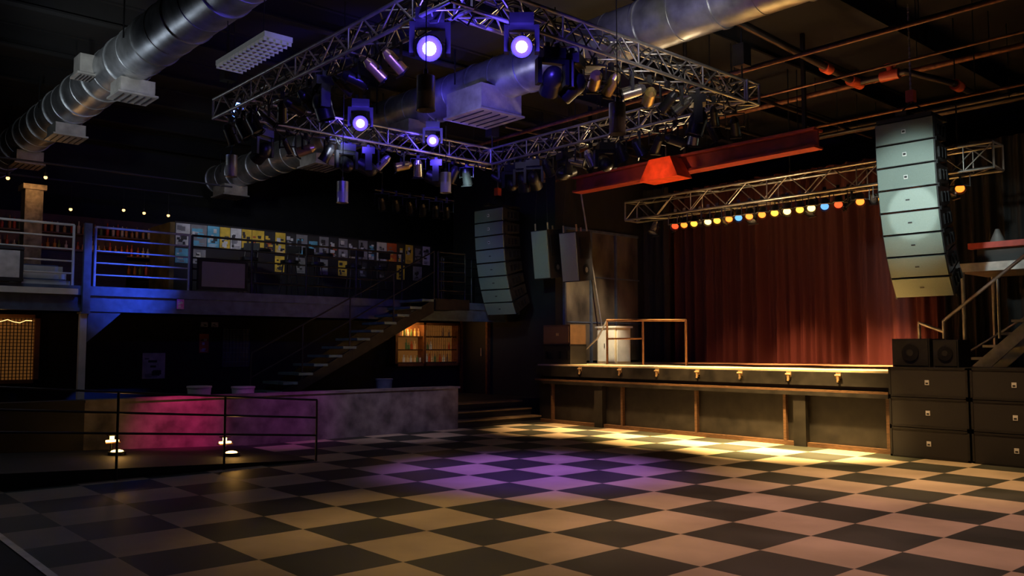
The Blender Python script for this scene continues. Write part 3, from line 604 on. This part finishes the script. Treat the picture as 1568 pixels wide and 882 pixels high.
# ---------------------------------------------------------------- lights
L('SPOT',(-7.2,11.6,4.9),11000,(1,.62,.22),(-7.4,12.5,0),46,1.0,.1)
L('SPOT',(-9.2,11.6,4.9),7000,(1,.60,.22),(-9.4,12.5,0.0),46,1.0,.1)
L('SPOT',(-11.6,11.6,4.9),2400,(1,.56,.22),(-12.0,12.4,0.0),48,1.0,.1)
L('SPOT',(-5.2,11.0,5.8),1500,(1,.58,.24),(-5.0,11.4,0.0),60,1.0,.1)
for x,e in ((-6.8,4200),(-8.2,5200),(-9.6,4400),(-11.0,3200),(-12.4,1500)):
    L('SPOT',(x,14.1,4.25),e,(1,.66,.29),(x-.1,13.2,1.25),40,1.0,.1)
L('SPOT',(-8.0,15.3,4.2),3400,(1,.42,.18),(-8.1,17.3,0.35),44,1.0,.1)
L('SPOT',(-9.9,15.3,4.2),1900,(1,.38,.15),(-10.0,17.3,0.35),44,1.0,.1)
L('SPOT',(-11.6,15.3,4.2),500,(1,.38,.15),(-11.7,17.3,0.35),44,1.0,.1)
L('SPOT',(-12.0,13.9,4.4),380,(1,.75,.45),(-14.25,15.0,2.2),50,1.0,.1)
L('SPOT',(-12.0,13.3,3.4),420,(1,.82,.5),(-13.05,14.4,1.65),30,1.0,.05)  # added to brighten the white cabinet
L('SPOT',(-8.4,8,6.0),1800,(.40,.16,1),(-8.3,7.8,0),44,1.0,.1)
L('SPOT',(-5.0,7.5,6.2),1200,(1,.52,.42),(-3.8,8.0,0),75,1.0,.3)
L('SPOT',(-7.4,6,6.2),620,(1,.60,.20),(-5.8,4.9,0),54,1.0,.3)
L('SPOT',(-11.8,5.2,5.2),6500,(.05,.13,1),(-16,5.0,2.85),24,1.0,.1)
L('SPOT',(-11.3,6.0,3.4),1000,(1,.03,.24),(-13.6,5.1,.42),26,1.0,.1)
L('SPOT',(-11.3,7.6,3.2),150,(.8,.12,.9),(-13.6,6.8,.42),44,1.0,.1)
L('SPOT',(-11.0,8.6,3.6),170,(.8,.62,.9),(-13.6,9.0,.5),56,1.0,.1)
L('SPOT',(-4.5,8.5,4.6),1150,(.85,1,.95),(-5.6,13.0,3.9),26,.8,.1)
L('SPOT',(-4.9,9.0,4.6),750,(.95,1,.95),(-5.6,13.0,3.65),11,.4,.02)
L('SPOT',(-11.5,9.0,4.6),300,(.65,.98,.95),(-14.7,12.8,3.8),38,1.0,.1)
L('POINT',(-6.9,4.4,5.5),8,(.6,.6,1),r=.1)  # this and the next: dim fill added up by the truss
L('POINT',(-10.3,7.6,5.4),9,(.7,.65,1),r=.1)
L('SPOT',(-10.5,1.5,4.4),480,(.9,.97,1),(-14.5,4.15,6.0),44,1.0,.2)
L('SPOT',(-4.8,6.2,4.3),420,(1,.9,.8),(-7.2,9.0,6.0),46,1.0,.2)
L('SPOT',(-8.6,6.8,4.5),420,(.15,.12,1),(-10.4,9.0,5.9),60,1.0,.1)
L('SPOT',(-11.6,6.6,4.6),120,(.7,.8,1),(-14.2,9.0,6.0),60,1.0,.1)
L('SPOT',(-9.0,11.8,3.6),260,(1,.72,.38),(-9.2,10.0,5.0),100,1.0,.1)
L('SPOT',(-9.2,13.2,3.6),130,(1,.7,.35),(-9.2,14.6,4.6),100,1.0,.1)
L('SPOT',(-14,6,5.4),240,(.95,.97,1),(-18.2,8.8,4.0),62,1.0,.2)  # added to brighten the poster row
L('POINT',(-14.2,2.8,4.4),22,(.75,.85,1),r=.3)
L('POINT',(-3.5,14.5,4.3),8,(1,.8,.65),r=.2)
L('SPOT',(-7,12,5.0),45,(1,.5,.25),(-7,13,7),110,1.0,.2)
L('SPOT',(-10.5,11,4.7),45,(1,.45,.25),(-10.5,13.2,5.2),70,1.0,.2)
w=bpy.data.worlds.new('World'); S.world=w; w.use_nodes=True; w.node_tree.nodes['Background'].inputs[0].default_value=(.02,.02,.025,1); w.node_tree.nodes['Background'].inputs[1].default_value=.1

# ---------------------------------------------------------------- camera
cd=bpy.data.cameras.new('camera'); cam=bpy.data.objects.new('camera',cd); S.collection.objects.link(cam)
cam.location=(0,0,1.6); cam.rotation_euler=(math.radians(94.0),0,math.radians(48.5)); cd.lens=30.2; cd.clip_start=.05; S.camera=cam
